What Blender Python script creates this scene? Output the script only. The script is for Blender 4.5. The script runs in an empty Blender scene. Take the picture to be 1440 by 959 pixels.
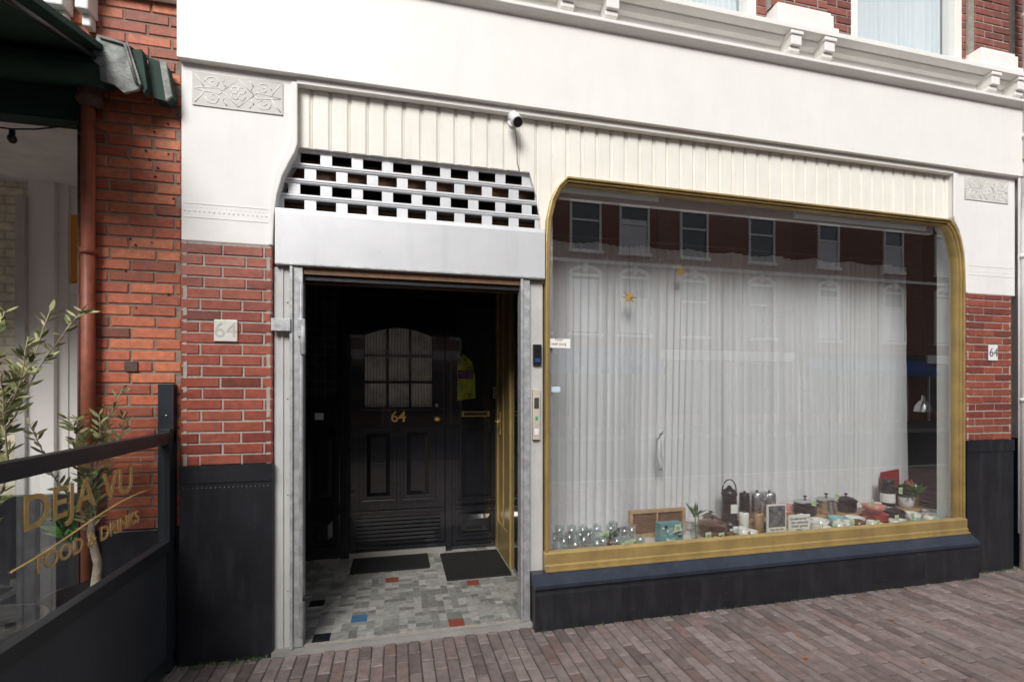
import bpy, bmesh, math, random
from mathutils import Vector, Matrix
random.seed(7)
R=random.random
U=random.uniform
# ------------------------------------------------------------------ materials
def newmat(name):
    m=bpy.data.materials.new(name); m.use_nodes=True
    nt=m.node_tree; b=nt.nodes["Principled BSDF"]
    return m,nt,b
def mixc(nt,typ,fac,a,b):
    n=nt.nodes.new('ShaderNodeMix'); n.data_type='RGBA'; n.blend_type=typ
    for sock,v in ((n.inputs[0],fac),(n.inputs[6],a),(n.inputs[7],b)):
        if hasattr(v,'links') or isinstance(v,bpy.types.NodeSocket): nt.links.new(v,sock)
        else:
            sock.default_value = v if isinstance(v,(int,float)) else (v[0],v[1],v[2],1)
    return n.outputs[2]
def noise(nt,scale,detail=4,stretch=None,rough=.6):
    tc=nt.nodes.new('ShaderNodeTexCoord'); n=nt.nodes.new('ShaderNodeTexNoise')
    n.inputs['Scale'].default_value=scale; n.inputs['Detail'].default_value=detail
    n.inputs['Roughness'].default_value=rough
    if stretch:
        mp=nt.nodes.new('ShaderNodeMapping'); mp.inputs['Scale'].default_value=stretch
        nt.links.new(tc.outputs['Object'],mp.inputs[0]); nt.links.new(mp.outputs[0],n.inputs[0])
    else: nt.links.new(tc.outputs['Object'],n.inputs[0])
    return n.outputs['Fac']
def maprange(nt,v,a,b,c,d):
    n=nt.nodes.new('ShaderNodeMapRange')
    nt.links.new(v,n.inputs[0])
    for i,x in enumerate((a,b,c,d)): n.inputs[i+1].default_value=x
    return n.outputs[0]
def bump(nt,b,h,strength,dist=.01):
    n=nt.nodes.new('ShaderNodeBump'); n.inputs['Strength'].default_value=strength
    n.inputs['Distance'].default_value=dist
    nt.links.new(h,n.inputs['Height']); nt.links.new(n.outputs[0],b.inputs['Normal'])
def simple(name,col,rough=.6,metal=0,var=.12,vs=6,bmp=.15,bs=70,dirt=0,dirtcol=(.12,.10,.08),coat=0,bd=.004,emit=None):
    m,nt,b=newmat(name)
    lo=tuple(c*(1-var) for c in col); hi=tuple(min(1,c*(1+var)) for c in col)
    f=maprange(nt,noise(nt,vs),.3,.7,0,1)
    c=mixc(nt,'MIX',f,lo,hi)
    if dirt>0:
        f2=maprange(nt,noise(nt,3.0,6,(5,5,.7)),.5,.8,0,dirt)
        c=mixc(nt,'MIX',f2,c,dirtcol)
        f3=maprange(nt,noise(nt,34,4),.66,.75,0,dirt*1.3)
        c=mixc(nt,'MIX',f3,c,dirtcol)
    nt.links.new(c,b.inputs['Base Color'])
    b.inputs['Roughness'].default_value=rough
    b.inputs['Metallic'].default_value=metal
    b.inputs['Coat Weight'].default_value=coat
    if bmp>0: bump(nt,b,noise(nt,bs,3),bmp,bd)
    return m
def attrmat(name,cols,rough=.75,bmp=.5,vs=25,spot=(.05,.04,.035),spotamt=.5,coat=0):
    m,nt,b=newmat(name)
    at=nt.nodes.new('ShaderNodeAttribute'); at.attribute_name='Col'
    rp=nt.nodes.new('ShaderNodeValToRGB'); el=rp.color_ramp.elements
    n=len(cols)
    el[0].position=0; el[0].color=(*cols[0],1); el[1].position=1; el[1].color=(*cols[-1],1)
    for i in range(1,n-1):
        e=el.new(i/(n-1)); e.color=(*cols[i],1)
    nt.links.new(at.outputs['Fac'],rp.inputs[0])
    f=maprange(nt,noise(nt,vs,5),.3,.7,.72,1.2)
    cm=nt.nodes.new('ShaderNodeCombineXYZ')
    for i in range(3): nt.links.new(f,cm.inputs[i])
    c=mixc(nt,'MULTIPLY',1.0,rp.outputs[0],cm.outputs[0])
    f2=maprange(nt,noise(nt,60,4),.62,.72,0,spotamt)
    c=mixc(nt,'MIX',f2,c,spot)
    f3=maprange(nt,noise(nt,1.6,5,(1,1,.6)),.5,.75,0,.3)
    c=mixc(nt,'MIX',f3,c,spot)
    nt.links.new(c,b.inputs['Base Color'])
    b.inputs['Roughness'].default_value=rough
    b.inputs['Coat Weight'].default_value=coat
    bump(nt,b,noise(nt,110,4),bmp,.004)
    return m
def bricktex(name,c1,c2,mortar,bw=.22,rh=.06,ms=.008,offset=.5,rough=.85,horizontal=False,bmp=.4,marble=False):
    m,nt,b=newmat(name)
    tc=nt.nodes.new('ShaderNodeTexCoord'); sp=nt.nodes.new('ShaderNodeSeparateXYZ'); nt.links.new(tc.outputs['Object'],sp.inputs[0])
    cb=nt.nodes.new('ShaderNodeCombineXYZ')
    if horizontal:
        nt.links.new(sp.outputs[1],cb.inputs[0]); nt.links.new(sp.outputs[0],cb.inputs[1])
    else:
        ad=nt.nodes.new('ShaderNodeMath'); ad.operation='ADD'
        nt.links.new(sp.outputs[0],ad.inputs[0]); nt.links.new(sp.outputs[1],ad.inputs[1])
        nt.links.new(ad.outputs[0],cb.inputs[0]); nt.links.new(sp.outputs[2],cb.inputs[1])
    br=nt.nodes.new('ShaderNodeTexBrick'); br.offset=offset
    nt.links.new(cb.outputs[0],br.inputs['Vector'])
    br.inputs['Color1'].default_value=(*c1,1); br.inputs['Color2'].default_value=(*c2,1); br.inputs['Mortar'].default_value=(*mortar,1)
    br.inputs['Scale'].default_value=1; br.inputs['Mortar Size'].default_value=ms; br.inputs['Brick Width'].default_value=bw; br.inputs['Row Height'].default_value=rh
    br.inputs['Mortar Smooth'].default_value=.1
    f=maprange(nt,noise(nt,9),.3,.7,.65,1.25)
    cm=nt.nodes.new('ShaderNodeCombineXYZ')
    for i in range(3): nt.links.new(f,cm.inputs[i])
    c=mixc(nt,'MULTIPLY',1.0,br.outputs[0],cm.outputs[0])
    nt.links.new(c,b.inputs['Base Color']); b.inputs['Roughness'].default_value=rough
    inv=maprange(nt,br.outputs['Fac'],0,1,1,0)
    bump(nt,b,inv,bmp,.004)
    return m
def glassmat(name,base=.05,gain=1.6,tint=(.95,.97,.96)):
    m=bpy.data.materials.new(name); m.use_nodes=True; nt=m.node_tree; nt.nodes.clear()
    o=nt.nodes.new('ShaderNodeOutputMaterial'); mx=nt.nodes.new('ShaderNodeMixShader')
    t=nt.nodes.new('ShaderNodeBsdfTransparent'); t.inputs[0].default_value=(*tint,1)
    g=nt.nodes.new('ShaderNodeBsdfGlossy'); g.inputs['Roughness'].default_value=0.0; g.inputs[0].default_value=(1,1,1,1)
    lw=nt.nodes.new('ShaderNodeLayerWeight'); lw.inputs[0].default_value=.5
    pw=nt.nodes.new('ShaderNodeMath'); pw.operation='POWER'; nt.links.new(lw.outputs['Facing'],pw.inputs[0]); pw.inputs[1].default_value=4
    ma=nt.nodes.new('ShaderNodeMath'); ma.operation='MULTIPLY_ADD'; ma.use_clamp=True
    nt.links.new(pw.outputs[0],ma.inputs[0]); ma.inputs[1].default_value=gain; ma.inputs[2].default_value=base
    nt.links.new(ma.outputs[0],mx.inputs[0]); nt.links.new(t.outputs[0],mx.inputs[1]); nt.links.new(g.outputs[0],mx.inputs[2])
    nt.links.new(mx.outputs[0],o.inputs[0])
    return m
def clothmat(name,col,trans=.35,transp=.0):
    m=bpy.data.materials.new(name); m.use_nodes=True; nt=m.node_tree; nt.nodes.clear()
    o=nt.nodes.new('ShaderNodeOutputMaterial'); mx=nt.nodes.new('ShaderNodeMixShader'); mx.inputs[0].default_value=trans
    d=nt.nodes.new('ShaderNodeBsdfDiffuse'); t=nt.nodes.new('ShaderNodeBsdfTranslucent')
    f=maprange(nt,noise(nt,5,4,(1,1,.15)),.3,.7,0,1)
    c=mixc(nt,'MIX',f,tuple(x*.90 for x in col),col)
    nt.links.new(c,d.inputs[0]); nt.links.new(c,t.inputs[0])
    nt.links.new(d.outputs[0],mx.inputs[1]); nt.links.new(t.outputs[0],mx.inputs[2])
    nt.links.new(mx.outputs[0],o.inputs[0])
    return m

WHITE=simple('white_paint',(.83,.815,.78),.45,var=.03,vs=3,bmp=.12,bs=45,dirt=.10,dirtcol=(.48,.44,.38))
WHITE2=simple('cream_boards',(.81,.785,.72),.5,var=.05,vs=4,bmp=.12,bs=60,dirt=.20,dirtcol=(.46,.40,.31))
PLASTER=simple('white_plaster',(.80,.79,.765),.6,var=.035,vs=3,bmp=.35,bs=28,dirt=.10,dirtcol=(.5,.47,.42),bd=.004)
RELIEF=simple('relief_plaster',(.61,.60,.565),.7,var=.06,bmp=.4,bs=60)
RELIEF2=simple('relief_raised',(.76,.745,.71),.7,var=.05,bmp=.4,bs=60)
BLACKP=simple('black_masonry_paint',(.013,.014,.018),.38,var=.3,vs=5,bmp=.35,bs=40,dirt=.22,dirtcol=(.10,.10,.10))
PLINTH=simple('blue_black_paint',(.022,.030,.048),.35,var=.25,vs=5,bmp=.25,bs=40,dirt=.25,dirtcol=(.09,.09,.09))
GLOSS=simple('black_gloss_door',(.013,.013,.016),.13,var=.2,vs=5,bmp=.12,bs=9,coat=1.0,bd=.012)
GOLD=simple('gold_paint',(.42,.30,.115),.38,metal=.4,var=.2,vs=5,bmp=.25,bs=40,dirt=.35,dirtcol=(.17,.13,.07))
GOLDL=simple('gold_leaf',(.78,.52,.16),.35,metal=.4,var=.1,bmp=0)
GOLDF=simple('faded_gold_vinyl',(.62,.42,.15),.5,var=.25,vs=20,bmp=0)
ALU=simple('shutter_aluminium',(.60,.61,.63),.42,metal=.25,var=.05,vs=4,bmp=.08,bs=20,dirt=.2,dirtcol=(.33,.33,.33))
GALV=simple('galvanised_steel',(.42,.43,.44),.5,metal=.4,var=.28,vs=22,bmp=.15,bs=90,dirt=.45,dirtcol=(.16,.13,.11))
JAMB=simple('grey_jamb_paint',(.50,.50,.49),.5,var=.08,dirt=.35,dirtcol=(.22,.2,.18))
WOOD=simple('brown_wood',(.16,.08,.035),.6,var=.3,vs=20,bmp=.3)
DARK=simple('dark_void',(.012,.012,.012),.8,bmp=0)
INTW=simple('interior_wall',(.45,.44,.42),.8,bmp=0)
INTD=simple('interior_dark',(.07,.068,.065),.8,bmp=0)
MORT=simple('mortar_light',(.36,.33,.29),.95,var=.2,vs=30,bmp=.5)
MORTD=simple('mortar_dark',(.24,.18,.145),.95,var=.3,vs=20,bmp=.5)
SAND=simple('joint_sand',(.075,.068,.06),1,var=.3,vs=30,bmp=.5)
BRA=attrmat('orange_red_brick',[(.13,.045,.03),(.42,.10,.048),(.50,.135,.06),(.57,.18,.085),(.46,.12,.06)],.6,.5,spotamt=.4)
BRB=attrmat('deep_red_brick',[(.14,.035,.026),(.25,.060,.040),(.30,.076,.048),(.34,.10,.065)],.35,.35,coat=.15,spotamt=.3)
BRC=attrmat('upper_red_brick',[(.15,.048,.038),(.23,.07,.052),(.29,.095,.07)],.7,.4)
PAV=attrmat('paver',[(.135,.102,.096),(.19,.147,.137),(.225,.18,.168),(.275,.22,.205),(.185,.12,.107)],.8,.6,vs=18,spot=(.08,.07,.06),spotamt=.4)
MARB=attrmat('marble_floor_tile',[(.13,.13,.12),(.22,.22,.205),(.28,.28,.26),(.36,.355,.33),(.46,.45,.42)],.4,.2,vs=30,spot=(.10,.10,.095),spotamt=.6)
GLASS=glassmat('shop_window_glass',.25,1.0)
GLASS2=glassmat('pane_glass',.16,1.0)
GLASS3=glassmat('screen_glass',.12,.8)
GLASSC=glassmat('cup_glass',.14,.8,(.90,.94,.94))
STREETGL=simple('opposite_window_glass',(.03,.035,.04),.05,bmp=0,coat=1)
CURT=clothmat('curtain_fabric',(.80,.80,.82),.08)
CURTL=clothmat('lace_curtain',(.90,.95,.99),.15)
STEEL=simple('stainless_steel',(.62,.62,.63),.22,metal=.95,bmp=0)
WPLAST=simple('white_plastic',(.78,.78,.78),.35,bmp=0,var=.03)
BPLAST=simple('black_plastic',(.015,.015,.017),.3,bmp=0)
BEIGE=simple('beige_plastic',(.50,.46,.38),.5,bmp=0)
RUBBER=simple('rubber_mat',(.012,.012,.012),.75,bmp=.6,bs=120)
PAPER=simple('paper',(.82,.81,.76),.8,bmp=0,var=.04)
NOTE=simple('sticky_note',(.62,.80,.48),.8,bmp=0,var=.05)
PORC=simple('porcelain',(.78,.77,.72),.15,bmp=0,var=.03,coat=.4)
TEAL=simple('teal_enamel',(.30,.52,.50),.2,bmp=0,coat=.4)
REDE=simple('red_enamel',(.50,.045,.04),.25,bmp=0,coat=.4)
PINK=simple('pink_enamel',(.62,.25,.22),.25,bmp=0,coat=.4)
BROWNC=simple('brown_ceramic',(.12,.055,.03),.3,bmp=0,coat=.3)
WOODL=simple('pine_wood',(.50,.32,.16),.55,var=.2,vs=20,bmp=.2)
LEAF=attrmat('olive_leaf',[(.09,.12,.045),(.22,.26,.09),(.38,.40,.18),(.52,.50,.26)],.5,.1,spotamt=.05)
GREEN=attrmat('houseplant_leaf',[(.03,.09,.02),(.07,.18,.04),(.12,.26,.06)],.45,.1,spotamt=.02)
BARK=simple('olive_bark',(.42,.35,.26),.9,var=.35,vs=30,bmp=.8,bs=60)
RUST=simple('red_brown_pipe',(.26,.07,.035),.5,var=.3,vs=12,bmp=.3,dirt=.3,dirtcol=(.06,.03,.02))
RUSTD=simple('rusty_iron',(.09,.05,.04),.8,var=.4,vs=18,bmp=.6)
AWN=simple('green_awning_canvas',(.008,.035,.025),.75,var=.25,vs=8,bmp=.2)
AWNG=simple('weathered_awning_flap',(.22,.235,.22),.6,var=.5,vs=14,bmp=.8,bs=25,bd=.01,dirt=.5,dirtcol=(.03,.05,.04))
CHAR=simple('charcoal_screen_paint',(.018,.022,.028),.42,var=.2,vs=5,bmp=.1,dirt=.12,dirtcol=(.1,.1,.1))
CREAMB=bricktex('cream_painted_brick',(.76,.70,.54),(.80,.74,.58),(.58,.53,.40),rough=.6)
CEIL=simple('porch_ceiling',(.78,.77,.76),.8,bmp=0)
ORANGE=simple('amber_glass',(.85,.36,.04),.3,bmp=0)
RIB,nt,b=newmat('ribbed_glass')
b.inputs['Roughness'].default_value=.2
tc=nt.nodes.new('ShaderNodeTexCoord'); wv=nt.nodes.new('ShaderNodeTexWave'); wv.bands_direction='X'; wv.inputs['Scale'].default_value=12
nt.links.new(tc.outputs['Object'],wv.inputs[0]); bump(nt,b,wv.outputs['Fac'],1,.006)
c=mixc(nt,'MIX',wv.outputs['Fac'],(.62,.62,.59),(.98,.97,.94))  # pale stripes paint in the hallway light showing through the ribbed panes
c=mixc(nt,'MIX',maprange(nt,noise(nt,3.5,3),.48,.6,0,.4),c,(.2,.2,.18)); nt.links.new(c,b.inputs['Base Color'])
TILEB=bricktex('black_wall_tile',(.020,.023,.022),(.034,.037,.036),(.10,.10,.09),.075,.075,.003,0,.12,bmp=.3)
TBLUE=simple('blue_tile',(.06,.16,.27),.4,bmp=.1); TRED=simple('red_tile',(.24,.07,.045),.4,bmp=.1)
ASPH=simple('asphalt',(.055,.055,.055),.9,var=.2,vs=20,bmp=.6,bs=150)
GRND=simple('ground_soil',(.12,.11,.10),1,bmp=.2)
KERB=simple('kerb_stone',(.30,.29,.27),.8,var=.15)
DTILE=simple('terrace_floor',(.16,.155,.15),.6,var=.2)
PAVFAR=bricktex('paver_sheet',(.20,.155,.145),(.155,.12,.11),(.07,.06,.05),.2,.068,.006,.5,.85,horizontal=True)
OB=[bricktex('house_brick_a',(.27,.10,.07),(.21,.08,.055),(.24,.2,.17)),bricktex('house_brick_b',(.33,.14,.095),(.27,.11,.075),(.26,.22,.19)),bricktex('house_brick_c',(.19,.075,.055),(.23,.085,.06),(.18,.15,.13))]
BLUE=simple('blue_canvas',(.05,.11,.30),.7,bmp=0)
LEAFD=simple('dead_leaf',(.30,.12,.03),.8,bmp=0)
ROOF=simple('roof_bitumen',(.05,.05,.05),.9,bmp=0)
GREYR=simple('grey_render',(.55,.54,.52),.7,dirt=.2)

# ------------------------------------------------------------------ mesh builder
class M:
    def __init__(s): s.v=[];s.f=[];s.m=[];s.c=[];s.sm=[];s.mats=[]
    def mi(s,mat):
        if mat not in s.mats: s.mats.append(mat)
        return s.mats.index(mat)
    def add(s,vs,fs,mat,c=.5,smooth=False):
        o=len(s.v); s.v+=[tuple(v) for v in vs]; k=s.mi(mat)
        for f in fs:
            s.f.append([o+i for i in f]); s.m.append(k); s.c.append(c); s.sm.append(smooth)
    def box(s,x0,x1,y0,y1,z0,z1,mat,c=.5):
        vs=[(x,y,z) for x in(x0,x1) for y in(y0,y1) for z in(z0,z1)]
        s.add(vs,[(0,1,3,2),(4,6,7,5),(0,4,5,1),(2,3,7,6),(0,2,6,4),(1,5,7,3)],mat,c)
    def prism(s,poly,y0,y1,mat,axis='y'):
        n=len(poly)
        if axis=='y': vs=[(p[0],y0,p[1]) for p in poly]+[(p[0],y1,p[1]) for p in poly]
        elif axis=='x': vs=[(y0,p[0],p[1]) for p in poly]+[(y1,p[0],p[1]) for p in poly]
        else: vs=[(p[0],p[1],y0) for p in poly]+[(p[0],p[1],y1) for p in poly]
        fs=[list(range(n)),list(range(2*n-1,n-1,-1))]+[(i,(i+1)%n,n+(i+1)%n,n+i) for i in range(n)]
        s.add(vs,fs,mat)
    def ring(s,outer,inner,y0,y1,mat):
        n=len(outer)
        vs=[(p[0],y0,p[1]) for p in outer]+[(p[0],y0,p[1]) for p in inner]+[(p[0],y1,p[1]) for p in outer]+[(p[0],y1,p[1]) for p in inner]
        fs=[]
        for i in range(n):
            j=(i+1)%n
            fs+=[(i,j,n+j,n+i),(2*n+i,3*n+i,3*n+j,2*n+j),(i,2*n+i,2*n+j,j),(n+i,n+j,3*n+j,3*n+i)]
        s.add(vs,fs,mat)
    def tube(s,pts,r,mat,seg=8,closed=False,c=.5,r1=None,caps=True):
        pts=[Vector(p) for p in pts]; n=len(pts); vs=[]
        for i,p in enumerate(pts):
            if closed: t=pts[(i+1)%n]-pts[i-1]
            else: t=pts[min(i+1,n-1)]-pts[max(i-1,0)]
            t.normalize(); up=Vector((0,0,1)) if abs(t.z)<.9 else Vector((1,0,0))
            a=t.cross(up).normalized(); b=t.cross(a)
            rr=r if r1 is None else r+(r1-r)*i/max(1,n-1)
            for k in range(seg):
                an=2*math.pi*k/seg; vs.append(p+a*rr*math.cos(an)+b*rr*math.sin(an))
        fs=[]
        for i in range(n if closed else n-1):
            j=(i+1)%n
            for k in range(seg):
                l=(k+1)%seg; fs.append((i*seg+k,i*seg+l,j*seg+l,j*seg+k))
        s.add(vs,fs,mat,c,True)
        if not closed and caps:
            o=len(s.v)-len(vs)
            s.f.append([o+k for k in range(seg)]); s.f.append([o+(n-1)*seg+k for k in range(seg)])
            for _ in range(2): s.m.append(s.mi(mat)); s.c.append(c); s.sm.append(False)
    def lathe(s,prof,cx,cy,cz,mat,seg=24,c=.5):
        vs=[];n=len(prof)
        for r,z in prof:
            for k in range(seg):
                a=2*math.pi*k/seg; vs.append((cx+r*math.cos(a),cy+r*math.sin(a),cz+z))
        fs=[]
        for i in range(n-1):
            for k in range(seg):
                l=(k+1)%seg; fs.append((i*seg+k,i*seg+l,(i+1)*seg+l,(i+1)*seg+k))
        s.add(vs,fs,mat,c,True)
    def brickface(s,x0,x1,z0,z1,y,mat,mort,L=.21,H=.05,j=.010,back=.03,axis='x',jit=.0015,sgn=-1):
        row=0; z=z0
        P=(lambda a,b,c:(a,b,c)) if axis=='x' else (lambda a,b,c:(b,a,c))
        while z<z1-.01:
            h=min(H,z1-z); off=0 if row%2 else -(L+j)/2
            off+=U(-.012,.012)
            if off>0: off=0
            x=x0+off
            while x<x1:
                a=max(x,x0); bb=min(x+L+U(-.002,.002),x1)
                if bb-a>.02:
                    d=U(-jit,jit); e=.004; cc=.12+.88*R()
                    if R()<.09: cc*=.25
                    yf=y+d; yb=y-sgn*.012
                    dz=U(-.0015,.0015)
                    vs=[P(a,yb,z+dz),P(bb,yb,z+dz),P(bb,yb,z+h+dz),P(a,yb,z+h+dz),
                        P(a+.0,yf-sgn*e,z+dz),P(bb,yf-sgn*e,z+dz),P(bb,yf-sgn*e,z+h+dz),P(a,yf-sgn*e,z+h+dz),
                        P(a+e,yf,z+e+dz),P(bb-e,yf+U(-.001,.001),z+e+dz),P(bb-e,yf,z+h-e+dz),P(a+e,yf+U(-.001,.001),z+h-e+dz)]
                    s.add(vs,[(8,9,10,11),(4,5,9,8),(5,6,10,9),(6,7,11,10),(7,4,8,11),(0,1,5,4),(1,2,6,5),(2,3,7,6),(3,0,4,7)],mat,cc)
                x+=L+j
            z+=H+j; row+=1
        ym=y-sgn*.006; yk=y-sgn*back
        lo,hi=sorted((ym,yk))
        if axis=='x': s.box(x0+.001,x1-.001,lo,hi,z0,z1,mort)
        else: s.box(lo,hi,x0+.001,x1-.001,z0,z1,mort)
    def build(s,name,parent=None,bevel=0,recalc=True):
        me=bpy.data.meshes.new(name); me.from_pydata(s.v,[],s.f)
        for mt in s.mats: me.materials.append(mt)
        me.polygons.foreach_set('material_index',s.m)
        me.polygons.foreach_set('use_smooth',s.sm)
        ca=me.color_attributes.new('Col','FLOAT_COLOR','CORNER')
        buf=[]
        for p,c in zip(me.polygons,s.c): buf+= [c,c,c,1]*p.loop_total
        ca.data.foreach_set('color',buf)
        if recalc:
            bm=bmesh.new(); bm.from_mesh(me); bmesh.ops.recalc_face_normals(bm,faces=bm.faces); bm.to_mesh(me); bm.free()
        me.update()
        o=bpy.data.objects.new(name,me); bpy.context.scene.collection.objects.link(o)
        if parent: o.parent=parent
        if bevel:
            md=o.modifiers.new('Bevel','BEVEL'); md.width=bevel; md.segments=2; md.limit_method='ANGLE'; md.angle_limit=math.radians(40)
        return o
def empty(name):
    o=bpy.data.objects.new(name,None); bpy.context.scene.collection.objects.link(o); return o
def text(name,body,loc,rot,size,mat,extr=.001,parent=None,align='CENTER',off=0,sx=1):
    cu=bpy.data.curves.new(name,'FONT'); cu.body=body; cu.size=size; cu.extrude=extr; cu.align_x=align; cu.align_y='CENTER'; cu.offset=off; cu.resolution_u=4
    t=bpy.data.objects.new('tmp',cu); bpy.context.scene.collection.objects.link(t)
    dg=bpy.context.evaluated_depsgraph_get(); dg.update()
    me=bpy.data.meshes.new_from_object(t.evaluated_get(dg)); bpy.data.objects.remove(t)
    me.materials.clear(); me.materials.append(mat)
    o=bpy.data.objects.new(name,me); bpy.context.scene.collection.objects.link(o)
    o.location=loc; o.rotation_euler=[math.radians(a) for a in rot]; o.scale=(sx,1,1)
    if parent: o.parent=parent
    return o

# ================================================================== GROUND
g=M(); g.box(-400,400,-400,400,-.3,-.20,GRND); g.build('ground')
g=M(); g.box(-60,60,-11.2,-4.42,-.19,-.12,ASPH); g.build('road')
p=M()
p.box(-3.4,9.2,-4.3,.05,-.19,-.007,SAND)
def paver(m,x,y,w,l):
    e=.005; z=U(-.003,.003); t=[U(-.0022,.0022) for _ in range(4)]
    a,b,c,d=x,x+w,y,y+l
    vs=[(a,c,-.02),(b,c,-.02),(b,d,-.02),(a,d,-.02),(a,c,z-e),(b,c,z-e),(b,d,z-e),(a,d,z-e),
        (a+e,c+e,z+t[0]),(b-e,c+e,z+t[1]),(b-e,d-e,z+t[2]),(a+e,d-e,z+t[3])]
    m.add(vs,[(8,9,10,11),(4,5,9,8),(5,6,10,9),(6,7,11,10),(7,4,8,11),(0,1,5,4),(1,2,6,5),(2,3,7,6),(3,0,4,7)],PAV,R())
x=-3.3;i=0
while x<9.1:
    y=-4.28+(0 if i%2 else .1025)+U(-.012,.012)
    while y<.0:
        l=min(.199,.03-y)
        if l>.04: paver(p,x+U(-.001,.001),y+U(-.002,.002),.0625,l)
        y+=.205
    x+=.068;i+=1
p.build('pavement')
p=M(); p.box(-60,-3.402,-4.3,.05,-.19,-.004,PAVFAR); p.box(9.202,60,-4.3,.05,-.19,-.004,PAVFAR)
p.box(-60,60,-14.99,-11.32,-.19,-.004,PAVFAR); p.build('pavement')
k=M()
for yy in(-4.42,-11.32):
    xx=-60
    while xx<60: k.box(xx,xx+.99,yy,yy+.118,-.19,.004,KERB); xx+=1.0
k.build('kerb',bevel=.01)
lf=M()
for _ in range(26):
    cx,cy=U(-1,5.5),U(-2.2,-.15); a=U(0,6.28); s_=U(.010,.022)
    pts=[(cx+s_*math.cos(a+t)*q,cy+s_*math.sin(a+t)*q,.006+U(0,.008)) for t,q in((0,1),(1,.6),(2.2,.7),(3.1,.9),(4.2,.6),(5.3,.7))]
    lf.add(pts,[range(6)],LEAFD)
lf.build('fallen_leaves')
wd=M()
for _ in range(130):
    cx=random.choice([U(.15,3.8),U(-1.85,-1.4),U(3.8,4.4)]); cy=-.13 if .1<cx<3.8 else -.05
    cy+=U(-.03,.0)
    for q in range(6):
        a=U(0,6.28); l=U(.006,.028)
        wd.add([(cx,cy,0),(cx+.004,cy,0),(cx+l*math.cos(a),cy+l*math.sin(a)*.6-.004,l)],[(0,1,2)],GREEN,R())
wd.build('pavement_weeds')

# ================================================================== SHOP BUILDING
SB=empty('brick_building')
for nm,(x0,x1,zt) in {'entrance_pier':(-1.857,-1.40,2.31),'window_pier':(3.80,4.31,2.285)}.items():
    m=M()
    m.brickface(x0,x1,1.086,zt,-.035,BRB,MORT,L=.20,H=.052,j=.009)
    m.brickface(-.035,.12,1.086,zt,x1,BRB,MORT,L=.20,H=.052,j=.009,axis='y',sgn=1)
    m.brickface(-.035,.12,1.086,zt,x0,BRB,MORT,L=.20,H=.052,j=.009,axis='y',sgn=-1)
    m.box(x0+.03,x1-.03,-.005,.12,1.086,zt,MORT)
    m.build(nm+'_brick',SB)
    m=M()
    m.box(x0-.002,x1+.004,-.045,.12,-.02,.99,BLACKP)
    m.box(x0-.002,x1+.006,-.052,.12,.991,1.085,BLACKP)
    for q in range(int((x1-x0)/.022)):
        m.lathe([(0,-.005),(.005,0),(0,.005)],x0+.02+q*.022,-.046,.965,BLACKP,6)
    m.build(nm+'_base',SB,bevel=.006)
m=M()
capL=[(-1.857,2.312),(-1.398,2.312),(-1.392,2.48),(-1.378,2.60),(-1.350,2.71),(-1.315,2.79),(-1.285,2.85),(-1.272,2.90),(-1.272,3.282),(-1.857,3.282)]
m.prism(capL,-.03,.12,PLASTER)
capR=[(4.36,2.287),(3.795,2.287),(3.79,2.47),(3.78,2.60),(3.752,2.71),(3.72,2.79),(3.68,2.85),(3.665,2.90),(3.665,3.282),(4.36,3.282)]
m.prism(capR,-.03,.12,PLASTER)
m.prism([(-1.42,2.312),(-1.396,2.312),(-1.389,2.48),(-1.374,2.60),(-1.346,2.71),(-1.31,2.79),(-1.28,2.85),(-1.266,2.90),(-1.266,3.25),(-1.30,3.25),(-1.30,2.93),(-1.335,2.84),(-1.385,2.72),(-1.41,2.60)],-.045,-.031,PLASTER)
m.prism([(3.815,2.287),(3.793,2.287),(3.788,2.47),(3.776,2.60),(3.748,2.71),(3.716,2.79),(3.676,2.85),(3.66,2.90),(3.66,3.25),(3.70,3.25),(3.70,2.93),(3.74,2.84),(3.785,2.72),(3.81,2.60)],-.045,-.031,PLASTER)
m.build('pier_capitals',SB,bevel=.006)
def relief(m,x0,x1,z0,z1,y):
    cx=(x0+x1)/2; cz=(z0+z1)/2; w=(x1-x0)/2; h=(z1-z0)/2
    m.box(x0,x1,y-.0015,y+.004,z0,z1,RELIEF)
    r=.0036; yy=y-.0004
    m.tube([(x0,y,z0),(x1,y,z0),(x1,y,z1),(x0,y,z1)],.0025,RELIEF2,6,True)
    m.tube([(cx-h*.9,yy,cz),(cx,yy,cz+h*.85),(cx+h*.9,yy,cz),(cx,yy,cz-h*.85)],r,RELIEF2,6,True)
    for q in range(4):
        a=q*math.pi/2+math.pi/4; ox,oz=cx+h*.26*math.cos(a),cz+h*.26*math.sin(a)
        m.tube([(ox+h*.2*math.cos(t/8*math.pi),yy,oz+h*.2*math.sin(t/8*math.pi)) for t in range(16)],r,RELIEF2,6,True)
    for sg in(-1,1):
        for vz in(-1,1):
            pts=[]
            for t in range(24):
                a=t/23*2.6*math.pi; q=h*.40*(1-t/28)
                pts.append((cx+sg*(w*.56+q*math.cos(a)*1.1),yy,cz+vz*(h*.46+q*math.sin(a))))
            m.tube(pts,r,RELIEF2,6)
            m.tube([(cx+sg*h*.9,yy,cz),(cx+sg*w*.42,yy,cz+vz*h*.2),(cx+sg*w*.66,yy,cz+vz*h*.12),(cx+sg*w*.95,yy,cz+vz*h*.02)],r,RELIEF2,6)
            m.tube([(cx+sg*w*.74,yy,cz+vz*h*.1),(cx+sg*w*.84,yy,cz+vz*h*.5),(cx+sg*w*.95,yy,cz+vz*h*.85)],r,RELIEF2,6)
            m.tube([(cx+sg*w*.25,yy,cz+vz*h*.85),(cx+sg*w*.34,yy,cz+vz*h*.55),(cx+sg*w*.28,yy,cz+vz*h*.3)],r,RELIEF2,6)
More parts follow.
